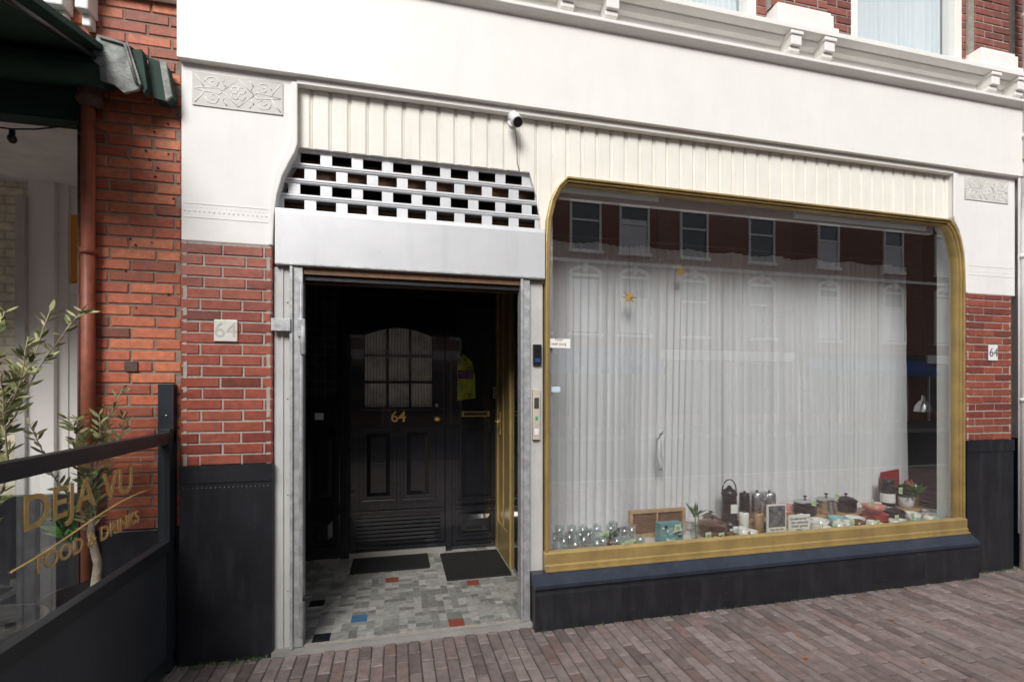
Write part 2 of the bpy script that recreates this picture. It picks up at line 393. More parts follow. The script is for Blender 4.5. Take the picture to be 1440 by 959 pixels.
m=M(); relief(m,-1.80,-1.345,3.055,3.235,-.034); relief(m,3.79,4.27,3.055,3.235,-.034)
for x0,x1 in((-1.84,-1.42),(3.84,4.33)):
    x=x0
    while x<x1:
        m.lathe([(0,-.006),(.006,0),(0,.006)],x,-.0295,2.475,PLASTER,8); m.lathe([(0,-.004),(.004,0),(0,.004)],x+.012,-.0295,2.497,PLASTER,6); x+=.024
    m.box(x0,x1,-.032,-.028,2.515,2.519,PLASTER); m.box(x0,x1,-.032,-.028,2.44,2.444,PLASTER)
m.build('relief_ornament',SB)
m=M()
prof=[(.12,3.28),(-.072,3.28),(-.072,3.835),(-.085,3.842),(-.11,3.85),(-.125,3.865),(-.125,3.885),(-.03,3.905),(-.03,4.00),(-.06,4.012),(-.085,4.035),(-.085,4.045),(-.15,4.05),(-.15,4.085),(-.10,4.10),(.12,4.10)]
m.prism(prof,-1.862,4.42,WHITE,'x')
m.build('fascia_cornice',SB,bevel=.003)
m=M()
for cx in(-1.40,-1.10,.336,.637,2.05,2.34,3.97,4.26):
    for (z0,z1,y0) in((3.95,4.048,-.135),(3.915,3.95,-.115),(3.885,3.915,-.085)):
        m.box(cx-.045,cx+.045,y0,-.028,z0,z1,WHITE)
    m.box(cx-.055,cx+.055,-.145,-.028,4.02,4.049,WHITE)
for a,b_ in((-1.55,-.95),(.22,.75),(1.93,2.46),(3.90,4.34)):
    m.box(a,b_,-.10,.12,4.101,4.16,WHITE); m.box(a+.02,b_-.02,-.075,.12,4.161,4.27,WHITE); m.box(a+.03,b_-.03,-.06,.12,4.271,4.30,WHITE)
m.build('cornice_brackets',SB,bevel=.006)
m=M()
for a,b_ in((-1.862,-.70),(-.02,.66) ,(1.88,2.74),(3.90,4.36)):
    m.brickface(a,b_,4.101,7.3,.05,BRC,MORT,L=.20,H=.052,j=.009,back=.06)
for a,b_ in((-1.53,-.98),(.25,.70),(1.95,2.44),(3.93,4.31)):
    m.brickface(a,b_,4.302,7.3,-.02,BRC,MORT,L=.20,H=.052,j=.009,back=.06)
    m.box(a+.002,b_-.002,-.0135,.06,4.302,7.3,MORT)
for a,b_ in((-.70,-.02),(.66,1.88),(2.74,3.90)): m.brickface(a,b_,6.5,7.3,.05,BRC,MORT,L=.20,H=.052,j=.009,back=.06)
m.build('upper_wall_brick',SB)
m=M()
for a,b_ in((-.70,-.02),(.66,1.88),(2.74,3.90)):
    m.box(a,a+.075,.06,.16,4.102,6.5,WHITE); m.box(b_-.075,b_,.06,.16,4.102,6.5,WHITE)
    m.box(a+.076,b_-.076,.06,.16,4.102,4.17,WHITE); m.box(a+.076,b_-.076,.06,.16,6.4,6.5,WHITE); m.box(a+.076,b_-.076,.07,.15,5.4,5.48,WHITE)
    m.box(a-.02,b_+.02,.0,.058,6.5,6.62,WHITE)
m.build('upper_window_frames',SB,bevel=.004)
m=M()
for a,b_ in((-.70,-.02),(.66,1.88),(2.74,3.90)): m.add([(a+.05,.11,4.15),(b_-.05,.11,4.15),(b_-.05,.11,6.45),(a+.05,.11,6.45)],[(0,1,2,3)],GLASS2)
m.build('upper_window_panes',SB)
m=M()
for a,b_ in((-.70,-.02),(.66,1.88),(2.74,3.90)):
    n=160; vs=[]
    for i_ in range(n+1):
        x=a+(b_-a)*i_/n
        y=.19+.022*math.sin(i_*.75+math.sin(i_*.13)*2)
        vs+=[(x,y,4.12),(x,y+.005,6.5)]
    m.add(vs,[(2*i,2*i+2,2*i+3,2*i+1) for i in range(n)],CURTL,smooth=True)
m.build('lace_curtains',SB,recalc=False)
m=M()
m.box(-1.862,4.42,.12,8,7.3,7.5,ROOF); m.box(-1.862,4.42,-.12,.12,7.3,7.6,WHITE)
m.box(-1.862,4.42,.6,8,3.25,3.28,INTW)
m.box(-1.862,4.42,7.9,8,0,3.25,INTD); m.box(-1.862,4.42,3.5,3.6,3.28,7.3,INTW)
m.box(-1.862,-1.80,.12,7.9,0,7.3,INTD); m.box(4.36,4.42,.12,7.9,0,3.2,INTD); m.box(4.36,4.42,.12,3.5,3.28,7.3,INTW)
m.build('structure_shell',SB)
# bead boards
m=M()
def zlow(x):
    pts=[(-1.31,2.905),(.118,2.905),(.165,2.76),(.19,2.60),(.199,2.50),(.2,2.19),(.216,2.19),(.2161,2.46),(.235,2.62),(.262,2.73),(.30,2.81),(.36,2.875),(3.64,2.875),(3.75,2.80)]
    for (a,b),(c,d) in zip(pts,pts[1:]):
        if a<=x<=c: return b+(d-b)*(x-a)/(c-a+1e-9)
    return 2.875
xs=[]; x=-1.305
while x<3.70:
    xs+=[(x,.010),(x+.003,.003),(x+.006,.008),(x+.011,.008),(x+.014,.003),(x+.0145,.0)]
    for t in(.03,.045,.06,.075,.09): xs.append((x+t,.0))
    x+=.105
for t in(.118,.165,.19,.199,.2,.216,.2161,.235,.262,.30,.36): xs.append((t,.0))
xs=sorted(set(xs))
vs=[]
for x,d in xs: vs+=[(x,.008+d,zlow(x)),(x,.008+d,3.275),(x,.03,zlow(x))]
fs=[]
for i in range(len(xs)-1): fs+=[(3*i,3*i+3,3*i+4,3*i+1),(3*i,3*i+2,3*i+5,3*i+3)]
m.add(vs,fs,WHITE2)
m.build('bead_board_panel',SB,recalc=False)
m=M()
m.box(-1.271,3.664,-.04,.006,3.245,3.279,WHITE)
m.build('board_moulding',SB)

# ---------------- shop window
outer=[(.214,.395),(.214,2.45),(.225,2.60),(.255,2.73),(.30,2.82),(.36,2.885),(3.635,2.875),(3.70,2.81),(3.745,2.72),(3.775,2.60),(3.789,2.45),(3.789,.395)]
def offs(poly,d):
    n=len(poly); out=[]
    for i in range(n):
        p0=Vector(poly[i-1]);p1=Vector(poly[i]);p2=Vector(poly[(i+1)%n])
        a=(p1-p0).normalized(); b=(p2-p1).normalized()
        na=Vector((a.y,-a.x)); nb=Vector((b.y,-b.x)); h=(na+nb)/2; h=h/(h.length_squared)
        q=p1+h*d; out.append((q.x,q.y))
    return out
m=M()
m.ring(outer,offs(outer,.014),-.040,.02,GOLD)
m.ring(offs(outer,.0145),offs(outer,.028),-.026,.045,GOLD)
m.ring(offs(outer,.0285),offs(outer,.038),-.010,.045,GOLD)
m.prism([(-.055,.335),(-.055,.372),(-.046,.378),(-.046,.445),(-.035,.455),(-.008,.458),(-.008,.335)],.205,3.80,GOLD,'x')
m.box(.205,3.80,-.07,-.056,.335,.350,GOLD)
m.build('window_frame_gold',SB,bevel=.003)
m=M(); inn=offs(outer,.030); m.add([(p[0],.018,p[1]) for p in inn],[list(range(len(inn)))],GLASS); m.build('shop_window_pane',SB)
m=M()
m.prism([(.02,.334),(-.075,.334),(-.137,.285),(-.137,.262),(.02,.262)],.115,3.803,PLINTH,'x')
m.prism([(.02,.2615),(-.124,.2615),(-.124,.250),(-.118,.246),(-.118,.232),(-.128,.225),(-.128,-.02),(.02,-.02)],.118,3.80,BLACKP,'x')
for q in range(13):
    zz=.05+q*.013
    m.box(2.74,3.24,-.131,-.1275,zz,zz+.006,BLACKP)
m.build('window_plinth',SB,bevel=.005)
m=M()
m.box(.285,4.35,.05,.64,.30,.36,WPLAST)
m.box(3.795,3.83,.05,.18,.30,2.98,PLASTER)
m.box(.235,.285,.04,1.45,0,3.2,INTW)
m.box(.285,4.35,.05,3.5,2.98,3.02,INTD)
m.box(.285,4.35,.64,7.8,-.02,.0,WOOD)
m.box(4.30,4.35,.18,3.5,.0,2.98,INTD)
m.box(.285,4.30,3.45,3.5,0,2.98,INTD)
m.box(.285,4.30,.045,.06,2.905,2.98,INTW)
m.box(.36,3.64,.10,.14,2.80,2.895,WPLAST)
m.build('display_interior',SB)

# ---------------- entrance
m=M()
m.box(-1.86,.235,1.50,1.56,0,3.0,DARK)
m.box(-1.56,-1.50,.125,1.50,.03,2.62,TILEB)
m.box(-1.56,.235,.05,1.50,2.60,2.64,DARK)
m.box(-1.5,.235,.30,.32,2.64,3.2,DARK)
m.box(-1.395,.205,.10,.14,2.14,2.62,WOOD)
m.box(-1.39,.20,.16,.20,2.78,2.90,WOOD)
m.build('entrance_walls',SB)
m=M()
m.box(-1.50,.235,-.02,1.50,-.02,.0285,MORT)
special={(-.95,.25):TBLUE,(-.35,.05):TRED,(-.75,.85):TRED,(-.15,.65):TRED,(-1.25,.55):BLACKP,(-1.15,.05):BLACKP}
for ix in range(17):
    for iy in range(15):
        x0=-1.5+ix*.1; y0=iy*.1; g_=.0014
        sp=None
        for (sx,sy),mt in special.items():
            if abs(x0+.05-sx)<.04 and abs(y0+.05-sy)<.04: sp=mt
        if sp: m.box(x0+g_,x0+.1-g_,y0+g_,y0+.1-g_,.02,.031,sp); continue
        r=R()
        if r<.12: cells=[(0,1,0,1)]
        elif r<.38: cells=[(0,.5,0,1),(.5,1,0,1)]
        elif r<.64: cells=[(0,1,0,.5),(0,1,.5,1)]
        else: cells=[(0,.5,0,.5),(.5,1,0,.5),(0,.5,.5,1),(.5,1,.5,1)]
        for a,b_,c_,d_ in cells: m.box(x0+a*.1+g_,x0+b_*.1-g_,y0+c_*.1+g_,y0+d_*.1-g_,.02,.0305+U(-.0004,.0004),MARB,.12+.8*R())
m.box(-1.40,.118,-.06,-.021,-.02,.026,KERB)
m.build('entrance_floor',SB)
m=M()
m.box(-1.398,-1.305,-.01,.10,.0,2.20,JAMB); m.box(-1.36,-1.345,-.018,-.011,.0,2.2,JAMB)
m.box(.112,.204,-.005,.10,.0,2.20,JAMB)
m.build('entrance_jambs',SB,bevel=.004)
RS=empty('roller_shutter')
m=M()
for a,b_ in((-1.303,-1.24),(.05,.110)):
    m.box(a,b_,-.035,-.030,.03,2.2,GALV); m.box(a,a+.006,-.0299,.05,.03,2.2,GALV); m.box(b_-.006,b_,-.0299,.05,.03,2.2,GALV)
    m.box(a-.004,a+.012,-.05,-.0351,.03,2.2,GALV)
m.box(-1.40,-1.30,-.065,-.036,1.83,1.90,GALV); m.box(-1.262,-1.222,-.075,-.036,1.80,1.90,GALV)
m.tube([(-1.235,-.06,1.70),(-1.235,-.06,1.86)],.016,GALV,10)
m.tube([(-1.245,-.05,.1),(-1.245,-.05,2.1)],.013,GALV,8); m.box(-1.25,-1.19,-.06,-.036,.30,.325,BPLAST)
for zz in(.35,.9,1.45,2.0):
    for xx in(-1.325,.10): m.lathe([(0,-.006),(.006,0),(0,.006)],xx,-.037 if xx>0 else -.012,zz,GALV,8)
m.build('guide_rails',RS,bevel=.002)
m=M()
zr=[2.582,2.674,2.766,2.858]
for i_,zc in enumerate(zr):
    lo=zc+.030; hi=(zr[i_+1]-.030) if i_<3 else 2.93
    m.prism([(.052,lo),(.036,lo),(.030,lo+.008),(.036,(lo+hi)/2-.001),(.030,(lo+hi)/2+.001),(.030,hi-.006),(.036,hi),(.052,hi)] if i_<3 else [(.052,lo),(.036,lo),(.030,lo+.008),(.030,lo+.018),(.036,lo+.02),(.052,lo+.02)],-1.398,.212,ALU,'x')
    x=-1.42+(.088 if i_%2 else 0)
    while x<.21:
        m.box(max(x,-1.398),min(x+.066,.211),.038,.048,zc-.030,zc+.030,ALU); x+=.176
m.box(-1.398,.212,.034,.052,2.525,2.552,ALU)
m.build('perforated_slats',RS,bevel=.0015)
m=M()
m.prism([(.06,2.205),(-.035,2.205),(-.048,2.215),(-.048,2.50),(-.040,2.528),(.033,2.535),(.06,2.535)],-1.384,.206,ALU,'x')
m.box(-1.384,.206,-.052,-.0485,2.207,2.218,GALV)
m.build('bottom_slat_box',RS,bevel=.002)
m=M(); m.box(-1.30,.11,-.02,.06,2.165,2.203,WOOD); m.box(-1.30,.11,.0,.08,2.135,2.164,BLACKP); m.build('shutter_lintel',RS)

# door
m=M(); Y=1.47
def panel(m,x0,x1,z0,z1,y,mat=GLOSS,fr=.028):
    m.ring([(x0,z0),(x0,z1),(x1,z1),(x1,z0)],[(x0+fr,z0+fr),(x0+fr,z1-fr),(x1-fr,z1-fr),(x1-fr,z0+fr)],y-.024,y,mat)
    i=fr+.03
    P=[(x0+i,z0+i),(x0+i,z1-i),(x1-i,z1-i),(x1-i,z0+i)]; i+=.035; Q=[(x0+i,z0+i),(x0+i,z1-i),(x1-i,z1-i),(x1-i,z0+i)]
    vs=[(a,y,b_) for a,b_ in P]+[(a,y-.018,b_) for a,b_ in Q]
    m.add(vs,[(4,5,6,7)]+[(k_,(k_+1)%4,4+(k_+1)%4,4+k_) for k_ in range(4)],mat)
m.box(-1.115,-.285,Y-.03,Y+.02,.08,1.33,GLOSS); m.box(-1.115,-.99,Y-.03,Y+.02,1.331,2.33,GLOSS); m.box(-.40,-.285,Y-.03,Y+.02,1.331,2.33,GLOSS)
arch=[(-.989,2.33),(-.989,1.98)]+[(-.989+.588*t/10,1.98+.07*math.sin(math.pi*t/10)) for t in range(1,10)]+[(-.401,1.98),(-.401,2.33)]
m.prism(arch,Y-.03,Y+.02,GLOSS)
m.box(-.99,-.40,Y+.0,Y+.01,1.33,2.06,RIB)
for q in range(1,3):
    xx=-.99+.59*q/3; m.box(xx-.009,xx+.009,Y-.018,Y-.001,1.331,2.05,GLOSS)
    zz=1.33+.70*q/3; m.box(-.989,-.401,Y-.0165,Y-.0015,zz-.009,zz+.009,GLOSS)
panel(m,-1.03,-.715,.50,1.17,Y-.03); panel(m,-.685,-.375,.50,1.17,Y-.03)
for q in range(7): m.box(-1.06,-.33,Y-.048,Y-.0305,.13+q*.035,.155+q*.035,GLOSS)
m.box(-1.10,-.30,Y-.06,Y-.0305,.40,.43,GLOSS); m.box(-1.115,-.285,Y-.065,Y-.0305,.085,.115,GLOSS)
m.box(-1.02,-.37,Y-.05,Y-.0305,1.32,1.345,GLOSS)
m.tube([(-.36,Y-.03,1.235),(-.36,Y-.07,1.235)],.012,GOLDL,12); m.lathe([(0,-.022),(.02,-.017),(.030,0),(.02,.017),(0,.022)],-.36,Y-.085,1.235,GOLDL,16)
m.tube([(-.36,Y-.031,1.36),(-.36,Y-.036,1.36)],.017,STEEL,12)
m.build('front_door',SB,bevel=.005)
m=M()
m.box(-1.19,-1.117,Y-.05,1.50,.031,2.52,GLOSS); m.box(-.283,-.225,Y-.05,1.50,.031,2.52,GLOSS); m.box(-1.116,-.284,Y-.045,1.50,2.335,2.52,GLOSS)
m.box(-1.19,-.225,Y-.07,Y-.051,2.40,2.45,GLOSS)
m.box(-1.116,-.284,Y-.08,1.50,.031,.078,KERB)
m.box(-.224,.234,Y-.02,1.50,.031,1.33,GLOSS); m.box(-.224,.234,Y-.02,1.50,2.27,2.60,GLOSS); m.box(-.224,-.18,Y-.02,1.50,1.331,2.269,GLOSS); m.box(.19,.234,Y-.02,1.50,1.331,2.269,GLOSS)
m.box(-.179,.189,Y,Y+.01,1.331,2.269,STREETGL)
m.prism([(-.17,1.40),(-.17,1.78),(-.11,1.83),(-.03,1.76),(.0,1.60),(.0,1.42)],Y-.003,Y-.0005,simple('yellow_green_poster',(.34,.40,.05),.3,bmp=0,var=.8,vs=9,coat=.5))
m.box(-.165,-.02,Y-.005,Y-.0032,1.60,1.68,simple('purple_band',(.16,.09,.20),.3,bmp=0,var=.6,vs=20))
panel(m,-.19,.20,.45,1.17,Y-.02); panel(m,-.19,.20,.12,.40,Y-.02)
m.box(-.13,.13,Y-.028,Y-.0201,1.25,1.30,GOLD); m.box(-.11,.11,Y-.031,Y-.0281,1.262,1.288,BPLAST)
m.box(-1.50,-1.191,Y-.02,1.50,.031,1.40,GLOSS); m.box(-1.50,-1.191,Y-.0,1.50,1.401,2.6,TILEB)
m.box(-1.50,-1.191,Y-.04,Y-.021,1.37,1.41,GLOSS); panel(m,-1.47,-1.20,.5,1.15,Y-.02); panel(m,-1.47,-1.20,.12,.42,Y-.02)
m.box(-1.50,.234,Y-.03,1.50,2.521,2.6,GLOSS)
m.build('entrance_panelling',SB,bevel=.005)
m=M()
m.box(-1.40,-1.33,Y-.035,Y-.0205,1.24,1.30,WPLAST); m.box(.165,.20,Y-.04,Y-.0205,1.42,1.53,STEEL)
m.build('light_switch',SB,bevel=.004)
text('door_number','64',(-.70,Y-.033,1.255),(90,0,0),.135,GOLDL,.002,SB,off=.002)
m=M()
m.box(.205,.234,.12,1.45,.031,2.6,GLOSS)
m.box(.185,.2045,.86,.94,.031,2.5,GOLD); m.box(.185,.2045,1.36,1.44,.031,2.5,GOLD); m.box(.188,.2045,.941,1.359,2.42,2.5,GOLD); m.box(.188,.2045,.941,1.359,.031,.30,GOLD)
m.box(.19,.2045,1.14,1.19,.31,2.41,GOLD); m.box(.199,.2045,.941,1.139,.301,2.419,GOLD); m.box(.199,.2045,1.191,1.359,.301,2.419,GOLD)
m.tube([(.19,1.22,1.22),(.14,1.22,1.22),(.14,1.10,1.22)],.009,GOLDL,8); m.box(.178,.1849,1.20,1.25,1.10,1.30,GOLDL)
m.build('gold_side_door',SB,bevel=.003)
for (x0,x1,y0,y1,a) in((-1.08,-.45,1.03,1.38,0),(-.34,.17,.72,1.34,5)):
    m=M()
    m.box(x0,x1,y0,y1,.0315,.041,RUBBER)
    n=int((x1-x0)/.03)
    for q in range(n): m.box(x0+.02+q*.03,x0+.032+q*.03,y0+.02,y1-.02,.0411,.046,RUBBER)
    m.build('door_mat')
m=M(); m.box(.135,.190,-.028,-.0055,1.66,1.79,BPLAST); m.lathe([(0,0),(.01,0)],.162,-.029,1.75,STEEL); m.box(.145,.18,-.031,-.0281,1.675,1.70,simple('blue_button',(.03,.06,.2),.3,bmp=0)); m.build('video_doorbell',bevel=.005)
m=M(); m.box(.130,.178,-.03,-.0055,1.18,1.50,BEIGE); m.box(.138,.170,-.034,-.0301,1.38,1.45,STEEL); m.box(.146,.162,-.036,-.0301,1.31,1.33,simple('green_button',(.05,.4,.15),.3,bmp=0)); m.box(.14,.168,-.033,-.0301,1.21,1.25,WPLAST); m.build('key_switch_box',bevel=.003)
m=M(); m.box(-1.692,-1.575,-.047,-.036,1.765,1.885,simple('number_tile_glaze',(.68,.66,.60),.25,bmp=.1,dirt=.4,dirtcol=(.3,.28,.24))); o=m.build('house_number_tile',bevel=.004)
text('digits','64',(-1.634,-.0475,1.825),(90,0,0),.12,simple('tile_digits',(.46,.45,.42),.4,bmp=0),.001,o)
m=M(); m.box(4.035,4.135,-.047,-.036,1.74,1.87,WPLAST); o=m.build('house_number_tile',bevel=.004)
text('digits','64',(4.085,-.0485,1.805),(90,0,0),.10,simple('grey_digits',(.15,.15,.15),.5,bmp=0),.001,o)
m=M()
m.tube([(.0,.006,3.205),(.0,-.006,3.205)],.028,WPLAST,18)
m.tube([(.0,-.005,3.205),(.0,-.06,3.20)],.012,WPLAST,12)
m.tube([(-.008,-.055,3.215),(.0,-.085,3.185),(.008,-.12,3.145)],.034,WPLAST,24); m.tube([(.0081,-.1202,3.1448),(.0085,-.123,3.142)],.029,BPLAST,20)
m.tube([(.01,-.02,3.19),(.03,.0,3.1),(.035,.002,2.95),(.05,.0,2.90)],.002,BPLAST,6)
m.build('security_camera')
m=M(); m.box(.245,.40,.0145,.0175,1.775,1.835,PAPER); o=m.build('window_notice'); text('writing','Voor\nveel zorg',(.32,.014,1.815),(90,0,0),.028,BPLAST,.0003,o)
m=M(); m.box(.27,.33,.0145,.0175,1.485,1.52,simple('blue_sticker',(.55,.65,.78),.5,bmp=0)); m.build('window_sticker')

# ================================================================== CURTAIN
m=M(); nx=1700; nz=18; vs=[]
ph=[U(0,6.28) for _ in range(8)]
for i_ in range(nx+1):
    x=.30+(4.0-.30)*i_/nx
    ztop=2.68-.025*abs(math.sin(x*7.5))
    for j_ in range(nz+1):
        t=j_/nz; z=.37+(ztop-.37)*t
        lowf=1-t
        xs_=x+(.04*math.sin(x*2.1+ph[5])+.016*math.sin(x*7+ph[6]))*lowf
        amp=.6+.4*math.sin(xs_*4.3+ph[7])
        u=math.sin(xs_*44+3.2*math.sin(xs_*3.1+ph[0])+.9*math.sin(xs_*11+ph[1]))
        w=1-2*abs(u)**.7            # rounded lobes with sharp valleys
        w2=math.sin(xs_*17+ph[2]+1.5*math.sin(xs_*2.3)); w3=math.sin(xs_*97+ph[3])
        y=.585-(.020+.010*lowf)*amp*w+.024*(.3+.7*lowf)*w2+.003*w3
        vs.append((x,y,z))
fs=[(i*(nz+1)+j,(i+1)*(nz+1)+j,(i+1)*(nz+1)+j+1,i*(nz+1)+j+1) for i in range(nx) for j in range(nz)]
m.add(vs,fs,CURT,smooth=True); m.build('curtain',recalc=False)
m=M(); m.tube([(.3,.585,2.71),(4.28,.585,2.71)],.007,INTD); m.build('curtain_rail')
for (sx,sz,r_) in((1.50,2.45,.06),(1.05,2.22,.07)):
    m=M(); vs=[(sx,.435,sz),(sx,.465,sz)]
    for q in range(16):
        a=math.pi*q/8; rr=r_ if q%2==0 else r_*.35
        vs.append((sx+rr*math.sin(a),.45,sz+rr*math.cos(a)))
    fs=[(0,2+q,2+(q+1)%16) for q in range(16)]+[(1,2+(q+1)%16,2+q) for q in range(16)]
    m.add(vs,fs,GOLDL); m.tube([(sx,.45,sz+r_),(sx,.45,2.97)],.0012,BPLAST,5); m.build('star_ornament')

# ================================================================== DISPLAY OBJECTS
Z=.362
RIS=.075
m=M(); m.box(2.0,3.98,.335,.515,.3605,.3605+RIS,WOODL); m.build('display_riser',bevel=.003)
def zb(x,y): return Z+(RIS if (x>2.0 and y>.335) else 0)
placed=[(1.26,.24,.12),(1.26,.40,.26),(1.52,.28,.05),(1.91,.40,.07),(3.72,.51,.10)]
def cup(x,y,r=.032,h=.09):
    m=M(); m.lathe([(0,.004),(r*.8,.004),(r,h),(r-.003,h),(r*.8-.003,.010),(0,.010)],x,y,Z,GLASSC,16); m.build('drinking_glass'); placed.append((x,y,r))
for a in((.33,.2),(.40,.14),(.47,.22),(.55,.15),(.62,.24),(.70,.16),(.50,.30),(.96,.24)): cup(a[0],a[1],U(.028,.038),U(.10,.15))
def note(x,y,z=Z+.07,w=.055):
    m=M(); a=U(-.15,.15); m.add([(x-w/2,y,z-w/2+a*.05),(x+w/2,y+.01,z-w/2-a*.05),(x+w/2,y+.01,z+w/2),(x-w/2,y-.0,z+w/2)],[(0,1,2,3)],NOTE)
    for q in range(3): m.box(x-w*.3,x+w*.25,y-.002,y-.001,z-.012+q*.01,z-.010+q*.01,BPLAST)
    m.build('price_note')
for a in((.80,.12,.05),(.86,.10,.05),(.93,.13,.05),(.36,.10,.03),(.74,.20,.1),(1.28,.14,.13),(1.52,.12,.06),(1.63,.12,.05),(2.62,.08,.06),(2.80,.09,.08),(3.05,.09,.06),(3.25,.09,.09),(3.40,.08,.1),(3.15,.22,.19),(2.9,.32,.24),(3.6,.33,.25),(2.66,.315,.20)):
    note(a[0],a[1],Z+a[2])
def leaves(m,x,y,z,n,l,spread,mat,w=.25,up=.6):
    for _ in range(n):
        a=U(0,6.28); e=U(up*.4,up*1.3); L=l*U(.6,1.1)
        d=Vector((math.cos(a)*math.cos(e),math.sin(a)*math.cos(e),math.sin(e))); s_=Vector((-math.sin(a),math.cos(a),0))*L*w*.5
        b0=Vector((x,y,z))+Vector((U(-1,1),U(-1,1),U(-.3,1)))*spread
        m.add([b0,b0+d*L*.5+s_,b0+d*L-Vector((0,0,L*.15)),b0+d*L*.5-s_],[(0,1,2),(0,2,3)],mat,R())
m=M(); m.lathe([(0,0),(.03,0),(.038,.06),(.034,.06),(.03,.05),(0,.05)],.79,.22,Z,BROWNC); leaves(m,.79,.22,Z+.06,30,.10,.01,GREEN,.3,1.0); m.build('potted_plant'); placed.append((.79,.22,.05))
m=M(); 
m.ring([(1.02,Z),(1.02,Z+.21),(1.50,Z+.21),(1.50,Z)],[(1.045,Z+.025),(1.045,Z+.185),(1.475,Z+.185),(1.475,Z+.025)],.38,.41,WOODL); m.box(1.045,1.475,.400,.405,Z+.025,Z+.185,WOOD); m.box(1.25,1.262,.385,.399,Z+.026,Z+.184,WOODL); m.build('wooden_tray',bevel=.003)
m=M(); m.box(1.17,1.36,.20,.27,Z,Z+.15,simple('teal_box',(.12,.30,.33),.5,bmp=0))
for q in range(18):
    x0=1.175+R()*.15; z0=Z+.01+R()*.11; m.box(x0,x0+U(.01,.035),.196-.0002*q,.199,z0,z0+U(.01,.025),random.choice([PAPER,BPLAST,PAPER,TEAL]))
m.build('tea_box')
m=M(); m.box(.98,1.42,.44,.53,Z+.03,Z+.045,BPLAST)
for a in(1.0,1.4): m.box(a-.01,a+.01,.46,.48,Z,Z+.03,BPLAST)
m.build('serving_tray')
m=M(); m.lathe([(0,0),(.035,0),(.045,.05),(.03,.10),(.035,.12)],1.52,.28,Z,GLASSC); m.tube([(1.52,.28,Z),(1.515,.28,Z+.2)],.005,LEAF,6,c=.4); m.tube([(1.53,.28,Z),(1.545,.28,Z+.17)],.005,LEAF,6,c=.4)
leaves(m,1.52,.28,Z+.15,18,.18,.015,GREEN,.14,1.3); m.build('vase_with_plant')
def pan(name,x,y,r,h,mat,lid=False,lidm=None,handle=True,hm=None,z=None):
    z=zb(x,y) if z is None else z
    m=M(); m.lathe([(0,.002),(r*.9,.002),(r,.012),(r,h),(r+.004,h+.002),(r-.004,h),(r-.006,.01),(0,.01)],x,y,z,mat,28)
    if lid:
        m.lathe([(r+.003,h+.003),(r*.8,h+.018),(r*.3,h+.03),(0,h+.032)],x,y,z,lidm or mat,28); m.lathe([(.006,h+.03),(.006,h+.045),(.016,h+.05),(.014,h+.058),(0,h+.06)],x,y,z,hm or BPLAST,14)
    if handle:
        for sg in(-1,1): m.tube([(x+sg*r*.99,y-.025,z+h*.8),(x+sg*(r+.03),y-.02,z+h*.82),(x+sg*(r+.03),y+.02,z+h*.82),(x+sg*r*.99,y+.025,z+h*.8)],.005,hm or mat,8)
    m.build(name); placed.append((x,y,r+.01))
def bowl(name,x,y,r,h,mat,z=None):
    z=zb(x,y) if z is None else z
    m=M(); m.lathe([(0,.0),(r*.45,0),(r*.45,.006),(r*.8,h*.4),(r,h),(r-.004,h),(r*.77,h*.42),(r*.4,.012),(0,.012)],x,y,z,mat,28); m.build(name); placed.append((x,y,r))
def mug(x,y,r,h,mat,z=None):
    z=zb(x,y) if z is None else z
    m=M(); m.lathe([(0,0),(r*.85,0),(r,h*.3),(r,h),(r-.004,h),(r-.004,.008),(0,.008)],x,y,z,mat,22)
    m.tube([(x+r*.98,y,z+h*.8),(x+r+.022,y,z+h*.75),(x+r+.025,y,z+h*.4),(x+r*.98,y,z+h*.25)],.005,mat,8); m.build('mug'); placed.append((x,y,r+.005))
def can(x,y,r,h,mat,z=None):
    z=zb(x,y) if z is None else z
    m=M(); m.lathe([(0,0),(r,0),(r,h),(r*.95,h+.004),(r*.95,h+.014),(0,h+.016)],x,y,z,mat,24); m.tube([(x,y,z+h+.01),(x,y,z+h+.03)],.01,BPLAST,10); m.build('storage_canister'); placed.append((x,y,r))
pan('saucepan',1.68,.30,.105,.095,BROWNC,True,BROWNC)
pan('saucepan',1.78,.46,.06,.09,BROWNC,True)
bowl('bowl',1.60,.16,.055,.06,BROWNC); mug(1.83,.2,.036,.08,PORC); bowl('bowl',1.92,.17,.055,.06,PORC); mug(1.71,.13,.035,.07,BROWNC)
m=M(); x,y=1.91,.40
m.lathe([(0,0),(.06,0),(.063,.01),(.06,.02),(.055,.2),(.063,.21),(.055,.24),(.022,.26),(.012,.28),(0,.285)],x,y,Z+.08,BPLAST,20); m.lathe([(.063,0),(.065,0),(.065,.08),(0,.08),(0,0)],x,y,Z,BPLAST,20)
m.box(x-.03,x+.03,y-.0625,y-.055,Z+.15,Z+.22,PAPER)
m.tube([(x-.055,y,Z+.29)]+[(x+.065*math.cos(a),y,Z+.32+.09*math.sin(a)) for a in [math.pi-.1-i_*.37 for i_ in range(9)]]+[(x+.055,y,Z+.29)],.005,BPLAST,8); m.build('storm_lantern')
m=M(); m.box(2.00,2.165,.085,.10,Z,Z+.27,PAPER); m.box(2.008,2.157,.0835,.0849,Z+.10,Z+.26,simple('photo_print',(.12,.13,.14),.3,var=.9,vs=30,bmp=0)); o=m.build('paperback_book')
text('title','Sjon van der\nkeuken\nen keramiek',(2.083,.083,Z+.06),(90,0,0),.024,BPLAST,.0003,o)
m=M(); m.box(2.19,2.385,.085,.092,Z+.0,Z+.18,PAPER); o=m.build('handwritten_notice')
text('handwriting','Goede buren =\neen cadeautje\nNeem gerust\nmee!',(2.287,.083,Z+.11),(90,0,0),.028,BPLAST,.0003,o)
placed+= [(2.08,.09,.09),(2.28,.09,.10)]
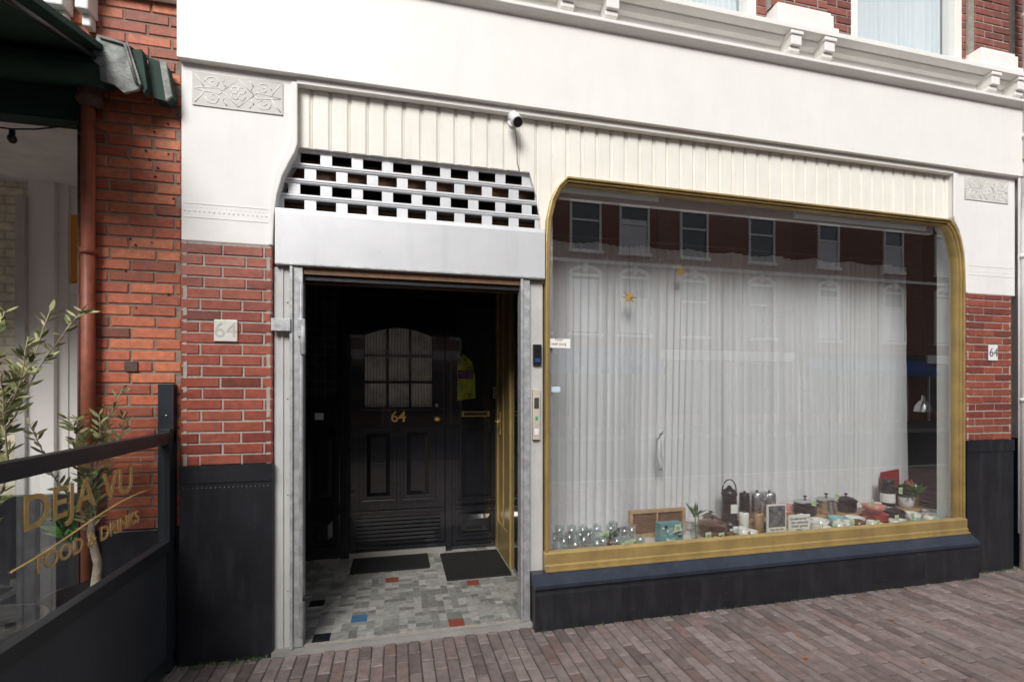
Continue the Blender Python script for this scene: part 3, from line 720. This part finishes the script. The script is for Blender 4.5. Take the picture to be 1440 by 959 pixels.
can(2.19,.42,.055,.20,STEEL); can(2.32,.43,.05,.19,STEEL); can(2.07,.42,.04,.20,BPLAST)
m=M(); x,y=2.47,.25
m.lathe([(0,0),(.05,0),(.075,.045),(.07,.09),(.03,.13),(0,.14)],x,y,Z,PORC); m.tube([(x-.06,y,Z+.05),(x-.10,y,Z+.08),(x-.12,y,Z+.12)],.01,PORC,8,r1=.006); m.tube([(x+.06,y,Z+.09),(x+.10,y,Z+.09),(x+.10,y,Z+.04),(x+.065,y,Z+.03)],.006,PORC,8); m.build('teapot'); placed.append((x,y,.10))
m=M(); x,y=2.47,.12
m.lathe([(0,0),(.035,0),(.045,.04),(.03,.09),(.034,.10)],x,y,Z,PORC); m.tube([(x+.04,y,Z+.08),(x+.07,y,Z+.07),(x+.065,y,Z+.03),(x+.043,y,Z+.03)],.005,PORC,8); m.build('milk_jug'); placed.append((x,y,.05))
pan('saucepan',2.68,.43,.085,.10,BPLAST,True,STEEL); pan('saucepan',2.90,.43,.085,.11,STEEL,True,STEEL); pan('stew_pot',3.11,.43,.08,.10,BPLAST,True,BPLAST)
bowl('bowl',2.64,.25,.075,.08,PORC); bowl('bowl',2.58,.13,.055,.055,PORC); mug(2.70,.13,.038,.09,PORC); bowl('bowl',2.82,.25,.07,.09,TEAL); mug(2.80,.13,.037,.09,PORC); mug(2.90,.13,.038,.09,BROWNC); bowl('bowl',2.99,.24,.075,.08,PORC)
pan('casserole',3.20,.24,.09,.10,REDE,False); bowl('bowl',3.20,.24,.08,.065,PINK,Z+.105); mug(3.02,.12,.037,.08,PORC); bowl('bowl',3.11,.13,.045,.05,PORC); mug(3.24,.11,.038,.08,PORC)
bowl('bowl',3.36,.13,.058,.06,PORC); pan('casserole',3.42,.25,.075,.10,BPLAST,True); bowl('bowl',3.51,.13,.058,.06,TEAL); bowl('bowl',3.60,.24,.07,.08,PORC); mug(3.62,.12,.036,.08,PORC); bowl('bowl',3.73,.14,.045,.06,TEAL)
pan('casserole',3.84,.24,.08,.08,PORC,False)
zj=Z+RIS
m=M(); m.lathe([(0,0),(.055,0),(.055,.16),(.045,.18),(.045,.20),(.05,.205),(.05,.23),(0,.23)],3.56,.42,zj+.03,BPLAST); m.lathe([(.056,.03),(.057,.04),(.057,.1),(.056,.11)],3.56,.42,zj+.03,PAPER); m.lathe([(0,0),(.07,0),(.07,.03),(0,.03)],3.56,.42,zj,STEEL); m.build('storage_jar'); placed.append((3.56,.42,.07))
m=M(); m.lathe([(0,0),(.05,0),(.065,.10),(.06,.10),(.05,.08),(0,.08)],3.76,.41,zj,WPLAST); leaves(m,3.76,.40,zj+.10,80,.14,.05,GREEN,.4,.9)
for _ in range(7): m.lathe([(0,-.014),(.014,0),(0,.014)],3.76+U(-.07,.07),.37+U(-.05,.03),zj+.2+U(0,.05),random.choice([REDE,PORC,REDE]),8)
m.build('flowering_plant'); placed.append((3.76,.41,.08))
rs=random.Random(5); cnt=0
for _ in range(1500):
    if cnt>=46: break
    x=rs.uniform(1.58,3.93) if rs.random()<.88 else rs.uniform(.35,1.0); y=rs.uniform(.10,.475); r=rs.uniform(.030,.060)
    if x>1.95 and (.335-r-.003)<y<(.335+r+.003): continue
    if x>1.95 and x<2.06 and y>.28: continue
    if any((x-a)**2+(y-b_)**2<(r+c_+.006)**2 for a,b_,c_ in placed): continue
    mt=rs.choice([PORC,PORC,PORC,BROWNC,TEAL,STEEL,BPLAST,REDE,PINK,WOODL]); k=rs.random(); zz=zb(x,y)
    if x<1.1: cup(x,y,min(r,.036),.11)
    elif k<.25: bowl('bowl',x,y,r,r*rs.uniform(.8,1.2),mt)
    elif k<.5: mug(x,y,min(r,.042),rs.uniform(.08,.11),mt)
    elif k<.72: bowl('bowl',x,y,r,r*.8,mt); bowl('bowl',x,y,r*.97,r*.8,mt,zz+.02); bowl('bowl',x,y,r*.94,r*.8,mt,zz+.04)
    elif k<.9: can(x,y,min(r,.045),rs.uniform(.11,.17),mt)
    else: pan('saucepan',x,y,r,r*1.3,mt,True)
    cnt+=1
m=M(); m.prism([(3.60,Z+.0),(3.62,Z+.38),(3.82,Z+.40),(3.84,Z+.02)],.52,.535,simple('red_cover',(.30,.02,.03),.5,bmp=0)); m.build('red_book')
m=M(); m.tube([(1.33,.47,.86),(1.33,.46,.90),(1.30,.45,.98),(1.30,.45,1.10),(1.33,.46,1.16),(1.34,.47,1.18)],.016,WPLAST,10); m.tube([(1.34,.47,1.18),(1.36,.48,1.0),(1.33,.47,.86)],.006,WPLAST,8); m.build('towel_holder')
m=M(); x,y,z=3.98,.42,1.30
m.lathe([(.075,0),(.068,.05),(.045,.09),(.02,.11),(.02,.15),(0,.15)],x,y,z,STEEL,24); m.lathe([(0,.0),(.03,.02),(.03,.05)],x,y,z-.01,WPLAST,16)
m.tube([(x,y,z+.15),(x+.01,y,z+.6),(x-.02,y,2.98)],.003,BPLAST,6); m.build('pendant_lamp')

# ================================================================== LEFT NEIGHBOUR
NB=empty('brick_house')
m=M()
m.brickface(-2.314,-1.868,.75,3.30,-.005,BRA,MORTD,L=.205,H=.050,j=.0105)
m.brickface(-6.0,-1.868,3.30,7.2,-.005,BRA,MORTD,L=.205,H=.050,j=.0105)
m.brickface(-.005,.30,.75,3.30,-2.314,BRA,MORTD,L=.205,H=.05,j=.0105,axis='y',sgn=-1)
m.box(-2.284,-1.868,.026,.30,.0,3.3,MORTD); m.box(-6,-1.868,.026,.3,3.3,7.2,MORTD)
m.build('street_wall_brick',NB)
m=M(); m.box(-2.325,-1.869,-.02,.02,-.02,.748,BLACKP); m.build('pier_base',NB,bevel=.005)
m=M()
m.box(-6,-2.30,.02,1.0,2.92,2.96,CEIL); m.box(-6,-3.135,1.0,1.1,0,2.92,CREAMB)
m.box(-3.134,-2.99,.93,1.1,0,2.92,WHITE); m.box(-2.988,-2.93,.97,1.1,0,2.92,WHITE); m.box(-2.929,-2.30,.99,1.1,2.72,2.92,WHITE)
m.box(-2.929,-2.30,1.0,1.1,2.24,2.718,ORANGE); m.box(-2.929,-2.30,.98,1.1,2.16,2.238,WHITE); m.box(-2.929,-2.86,.98,1.1,0,2.158,WHITE); m.box(-2.859,-2.30,1.01,1.1,0,2.158,STREETGL)
m.box(-3.19,-3.136,.90,1.0,0,2.8,GREYR)
m.box(-6,-2.40,.84,.895,0,.80,BLACKP)
m.box(-6,-2.30,-.0,1.0,-.05,.02,DTILE); m.box(-6.1,-6,-.0,1.1,0,7.2,MORTD); m.box(-2.31,-2.29,.301,1.1,0,2.92,WHITE)
m.box(-6,-2.316,.0,.10,2.91,3.29,AWN)
m.box(-6.1,-1.87,.3,8,7.2,7.4,ROOF); m.box(-6.1,-1.87,1.1,1.2,0,7.2,MORTD)
m.build('porch',NB)
m=M()
for cx,w in((-2.42,.12),(-2.28,.06)):
    m.box(cx-w/2,cx+w/2,-.10,-.006,3.44,3.60,WHITE); m.box(cx-w/2-.015,cx+w/2+.015,-.13,-.006,3.601,3.66,WHITE); m.box(cx-w/2+.01,cx+w/2-.01,-.06,-.006,3.38,3.439,WHITE)
m.box(-2.36,-1.87,-.05,-.006,3.60,3.72,WHITE)
m.build('stone_corbels',NB,bevel=.008)
m=M()
for _ in range(16):
    cx,cz=U(-2.15,-1.9),U(1.9,2.95); r_=U(.004,.009); m.lathe([(0,-r_),(r_,0),(0,r_)],cx,-.008,cz,RUSTD,6)
m.box(-2.13,-2.07,-.015,-.004,1.60,1.65,RUSTD); m.build('wall_fixings',NB)
m=M(); m.tube([(-2.275,-.05,0),(-2.275,-.05,3.05)],.030,RUST,16)
m.lathe([(.031,0),(.06,.03),(.06,.05),(.05,.06),(.05,.12),(.065,.13),(.065,.16),(0,.16)],-2.265,-.05,2.96,RUSTD,12)
for zz in(1.2,2.2): m.lathe([(.031,0),(.036,0),(.036,.03),(.031,.03)],-2.275,-.05,zz,RUST,16)
m.tube([(-2.325,-.03,.4),(-2.325,-.03,2.96)],.008,RUSTD,8)
m.build('drainpipe')
m=M()
m.prism([(0.0,3.27),(0.0,3.24),(-1.0,2.985),(-1.0,3.015)],-6,-2.15,AWN,'x')
m.tube([(-2.19,-.05,3.19),(-2.19,-.95,2.96)],.014,BPLAST,10)
m.tube([(-6,-.98,3.0),(-2.15,-.98,3.0)],.035,BPLAST,10)
m.tube([(-6,-.09,3.12),(-2.17,-.09,3.12)],.075,AWN,14)
m.build('awning')
m=M()
m.prism([(-2.175,3.275),(-2.04,3.25),(-1.985,3.06),(-2.00,3.025),(-2.06,3.00),(-2.10,3.035),(-2.16,3.05),(-2.165,3.12),(-2.20,3.15)],-.17,-.155,AWNG)
m.add([(-2.175,-.155,3.275),(-2.04,-.155,3.25),(-2.0,-.02,3.27),(-2.175,-.02,3.28)],[(0,1,2,3)],AWNG)
m.prism([(-2.035,3.235),(-1.99,3.245),(-1.965,3.05),(-1.98,3.02)],-.15,-.10,AWN)
m.prism([(-1.985,3.24),(-1.90,3.215),(-1.872,3.05),(-1.90,3.02),(-1.955,3.03),(-1.968,3.08)],-.10,-.03,AWN)
m.prism([(-1.925,3.225),(-1.895,3.215),(-1.868,3.045),(-1.895,3.015)],-.115,-.1005,AWNG)
m.tube([(-2.16,-.175,3.26),(-2.05,-.18,3.24),(-2.0,-.178,3.05)],.007,AWNG,6)
m.build('awning_end_flap')
m=M()
pp=[(-3.6+.1*i_, -.05, 2.88-.07*math.sin(math.pi*((i_*.1)%.65)/.65)) for i_ in range(15)]
m.tube(pp,.004,BPLAST,6)
for q in(2,5,8,10,13): x,y,z=pp[q]; m.lathe([(0,0),(.012,-.005),(.012,-.03),(.018,-.04),(.02,-.055),(.010,-.07),(0,-.073)],x,y,z,BPLAST,10)
m.build('string_lights')
m=M(); m.box(-2.75,-2.45,.35,.80,.02,.55,BLACKP); m.box(-2.73,-2.47,.37,.78,.551,.57,SAND); leaves(m,-2.6,.55,.58,160,.22,.10,GREEN,.3,1.1); m.build('planter_box')

SC=empty('glass_windscreen_fence')
m=M(); X0,X1=-1.93,-1.885
m.box(X0,X1,-1.9,-.02,1.215,1.275,CHAR); m.box(X0,X1,-1.9,-.02,.64,.70,CHAR); m.box(X0,X1,-1.9,-.02,.03,.10,CHAR)
for yy in(-1.94,-.10): m.box(X0-.002,X1+.002,yy,yy+.05,.0,1.29,CHAR)
m.box(-1.96,-1.885,-.048,-.008,.0,1.53,CHAR); m.tube([(-1.92,-.05,1.36),(-1.92,-.052,1.36)],.006,STEEL,8)
m.box(X0+.015,X1-.012,-1.89,-.10,.10,.64,simple('screen_panel',(.04,.045,.055),.45,bmp=.08,dirt=.15,dirtcol=(.12,.12,.12)))
m.box(-1.99,-1.83,-1.95,-1.85,.0,.03,CHAR)
m.build('frame',SC,bevel=.004)
m=M(); m.add([(-1.907,-1.89,.70),(-1.907,-.10,.70),(-1.907,-.10,1.215),(-1.907,-1.89,1.215)],[(0,1,2,3)],GLASS3); m.build('glass',SC)
text('lettering_name','DEJA VU',(-1.904,-.76,1.085),(90,0,90),.165,GOLDF,.0004,SC,sx=1.12,off=.0015)
text('lettering_subtitle','FOOD & DRINKS',(-1.904,-.70,.90),(90,0,90),.082,GOLDF,.0004,SC,sx=1.1,off=.001)
m=M(); m.tube([(-1.904,-1.15+.09*i_,.965+.045*math.sin(i_*.32-1.2)) for i_ in range(11)],.003,GOLDF,6); m.build('swoosh',SC)
def olive(x,y,z0,h,spread,nb,name,dens=1.0,lean=(0,0)):
    m=M()
    m.lathe([(0,0),(.15,0),(.19,z0-.02),(.20,z0-.02),(.20,z0),(.18,z0),(.17,z0-.04),(0,z0-.04)],x,y,0.02,BPLAST,24)
    tr=[(x,y,z0-.05),(x+.015,y+.01,z0+.15*h),(x-.01,y,z0+.3*h),(x+.01+lean[0]*.4,y+lean[1]*.4,z0+.5*h)]
    m.tube(tr,.022,BARK,8,r1=.012)
    for b_ in range(nb):
        t=U(.25,.5); st=Vector((x+lean[0]*t*.6,y+lean[1]*t*.6,z0+t*h)); a=U(0,6.28)
        L=h*U(.35,.60); d=Vector((math.cos(a)*spread+lean[0],math.sin(a)*spread+lean[1],U(.6,1.1))).normalized()
        pts=[st]; n=9
        for q in range(n):
            d=(d+Vector((U(-.16,.16),U(-.16,.16),U(-.04,.14)))).normalized(); pts.append(pts[-1]+d*L/n)
        m.tube(pts,.005,BARK,5,r1=.0018)
        for q in range(1,len(pts)):
            for _ in range(int(9*dens)):
                b0=pts[q-1].lerp(pts[q],R()); aa=U(0,6.28); ax=(pts[q]-pts[q-1]).normalized()
                s0=Vector((math.cos(aa),math.sin(aa),U(-.3,.5))); dd=(s0+ax*U(.3,1.2)).normalized(); l=U(.035,.07); w=dd.cross(Vector((U(-1,1),U(-1,1),U(-1,1)))).normalized()*l*.12
                m.add([b0,b0+dd*l*.35+w,b0+dd*l*.75+w*.8,b0+dd*l,b0+dd*l*.75-w*.8,b0+dd*l*.35-w],[(0,1,2,3,4,5)],LEAF,R())
    m.build(name,recalc=False)
olive(-2.31,-.66,.55,1.42,.36,24,'olive_tree',1.0,(-.04,-.02))
olive(-2.15,-.25,.50,1.02,.25,8,'olive_tree',.8,(.0,.0))

# ================================================================== RIGHT NEIGHBOUR
NR=empty('brick_house')
m=M(); m.brickface(4.43,7.0,3.35,7.3,.0,BRC,MORT,back=.06); m.build('upper_brick',NR)
m=M(); m.box(4.425,5.2,-.02,.2,1.09,3.348,GREYR); m.box(4.425,5.2,-.045,.2,-.02,1.088,PLINTH); m.box(7.0,16,-.0,.2,-.02,7.3,OB[0]); m.box(6.5,6.998,-.02,.2,-.02,3.348,GREYR)
m.box(5.202,6.498,.10,.2,.6,2.9,STREETGL); m.box(5.202,6.498,.02,.2,-.02,.598,PLINTH); m.box(5.202,6.498,.02,.2,2.902,3.348,WHITE)
m.box(4.425,16,.2,8,-.02,7.3,MORTD); m.build('street_wall',NR)
m=M(); m.tube([(4.395,-.09,3.42),(4.395,-.09,7.2)],.030,WHITE,14); m.tube([(4.395,-.09,3.44),(4.375,-.15,3.34),(4.372,-.15,3.20),(4.385,-.09,3.10),(4.39,-.07,2.9),(4.39,-.07,.0)],.026,WHITE,12)
for zz in(3.6,4.6,2.6,1.4): m.lathe([(.031,0),(.038,0),(.038,.03),(.031,.03)],4.395 if zz>3 else 4.39,-.09 if zz>3 else -.07,zz,WHITE,14)
m.build('drainpipe')
m=M(); 
for q in range(3): m.tube([(4.345+q*.012,-.06,3.3),(4.345+q*.012,-.06,.3)],.004,GREYR,6)
m.build('wall_cables')

# ================================================================== OPPOSITE HOUSES
def house(x0,x1,h,br,Yf=-15,seed=0,shop=WHITE,aw=None):
    rs=random.Random(seed); E=empty('brick_house'); m=M()
    m.box(x0,x1,Yf-8,Yf,0,h,br); m.box(x0,x1,Yf-8,Yf+.0,h,h+.15,ROOF); m.build('walls',E)
    m=M()
    m.box(x0,x1,Yf,Yf+.35,h-.45,h+.05,WHITE); m.box(x0,x1,Yf,Yf+.12,h-.7,h-.46,WHITE)
    m.box(x0+.05,x1-.05,Yf,Yf+.15,2.75,3.15,shop); m.box(x0,x1,Yf,Yf+.06,6.55,6.68,WHITE)
    n=max(2,int((x1-x0)/rs.choice([1.75,2.1,2.6]))); w=(x1-x0)/n
    g=M(); ww=rs.choice([.50,.58,.66]) if n<=(x1-x0)/1.7 else .52
    for fl,(za,zb_) in enumerate(((3.75,6.0),(7.05,8.9))):
        for i in range(n):
            cx=x0+w*(i+.5)
            m.box(cx-ww-.09,cx-ww,Yf,Yf+.08,za,zb_,WHITE); m.box(cx+ww,cx+ww+.09,Yf,Yf+.08,za,zb_,WHITE)
            m.box(cx-ww-.09,cx+ww+.09,Yf,Yf+.10,zb_,zb_+.10,WHITE); m.box(cx-ww-.15,cx+ww+.15,Yf,Yf+.16,za-.12,za,WHITE)
            m.box(cx-ww,cx+ww,Yf,Yf+.06,za+(zb_-za)*.62,za+(zb_-za)*.62+.08,WHITE)
            if fl==0:
                pts=[(cx+(ww+.12)*math.cos(t),zb_+.12+.32*math.sin(t)) for t in [math.pi*q/10 for q in range(11)]]
                pin=[(cx+(ww-.02)*math.cos(t),zb_+.12+.2*math.sin(t)) for t in [math.pi*q/10 for q in range(11)]]
                m.prism(pts+pin[::-1],Yf+.001,Yf+.09,WHITE)
                m.box(cx-.08,cx+.08,Yf,Yf+.14,zb_+.2,zb_+.5,WHITE)
            g.box(cx-ww,cx+ww,Yf+.0,Yf+.02,za,zb_,STREETGL)
            if rs.random()<.6: g.box(cx-ww+.02,cx+ww-.02,Yf+.02,Yf+.023,za+.05,zb_-.05-rs.random()*.8,CURT)
    m.build('trim',E)
    k=x0+.3
    while k<x1-1.2:
        kw=rs.choice([1.0,2.2,1.6]); kw=min(kw,x1-.3-k)
        g.box(k,k+kw,Yf,Yf+.03,.45 if kw>1.2 else .05,2.65,STREETGL); g.box(k-.06,k,Yf,Yf+.08,0,2.7,WHITE); g.box(k+kw,k+kw+.06,Yf,Yf+.08,0,2.7,WHITE); k+=kw+.35
    g.build('windows',E)
    if aw:
        a=M(); a.prism([(Yf+.1,2.9),(Yf+1.1,2.35),(Yf+1.1,2.1),(Yf+1.08,2.1),(Yf+1.08,2.33),(Yf+.1,2.86)],x0+.3,x1-.3,aw,'x'); a.build('shop_awning',E)
house(-16,-9.5,10.2,OB[0],seed=1); house(-9.48,-3.2,9.7,OB[1],seed=2,shop=BLACKP); house(-3.18,3.4,10.4,OB[1],seed=3)
house(3.42,9.8,9.9,OB[0],seed=4,shop=BLUE,aw=BLUE); house(9.82,16.5,10.6,OB[1],seed=5); house(16.52,24,9.8,OB[0],seed=6,shop=BLACKP,aw=BLUE); house(24.02,34,10.4,OB[2],seed=7)
house(-26,-16.02,10,OB[2],seed=8)

# ================================================================== CAMERA, LIGHT
cam=bpy.data.cameras.new('camera'); co=bpy.data.objects.new('camera',cam); bpy.context.scene.collection.objects.link(co)
co.location=(-.722,-3.005,1.5); co.rotation_euler=(math.radians(90),0,math.radians(-13.51))
cam.lens=17; cam.sensor_width=36; cam.shift_y=.0475; cam.clip_start=.05; cam.clip_end=2000
bpy.context.scene.camera=co
el,az=38,202
w=bpy.data.worlds.new('World'); bpy.context.scene.world=w; w.use_nodes=True; nt=w.node_tree
bg=nt.nodes['Background']; sk=nt.nodes.new('ShaderNodeTexSky'); sk.sky_type='NISHITA'; sk.sun_disc=False
sk.sun_elevation=math.radians(el); sk.sun_rotation=math.radians(az); sk.dust_density=3; sk.air_density=1
hs=nt.nodes.new('ShaderNodeHueSaturation'); hs.inputs['Saturation'].default_value=.3
nt.links.new(sk.outputs[0],hs.inputs['Color']); nt.links.new(hs.outputs[0],bg.inputs[0]); bg.inputs[1].default_value=.15
sl=bpy.data.lights.new('sun','SUN'); so=bpy.data.objects.new('sun',sl); bpy.context.scene.collection.objects.link(so)
sl.energy=2.85; sl.angle=math.radians(25); sl.color=(1,.975,.945)
d=Vector((math.sin(math.radians(az))*math.cos(math.radians(el)),math.cos(math.radians(az))*math.cos(math.radians(el)),math.sin(math.radians(el))))
so.rotation_euler=d.to_track_quat('Z','Y').to_euler()
sc=bpy.context.scene
sc.view_settings.view_transform='Standard'; sc.view_settings.look='None'; sc.view_settings.exposure=0
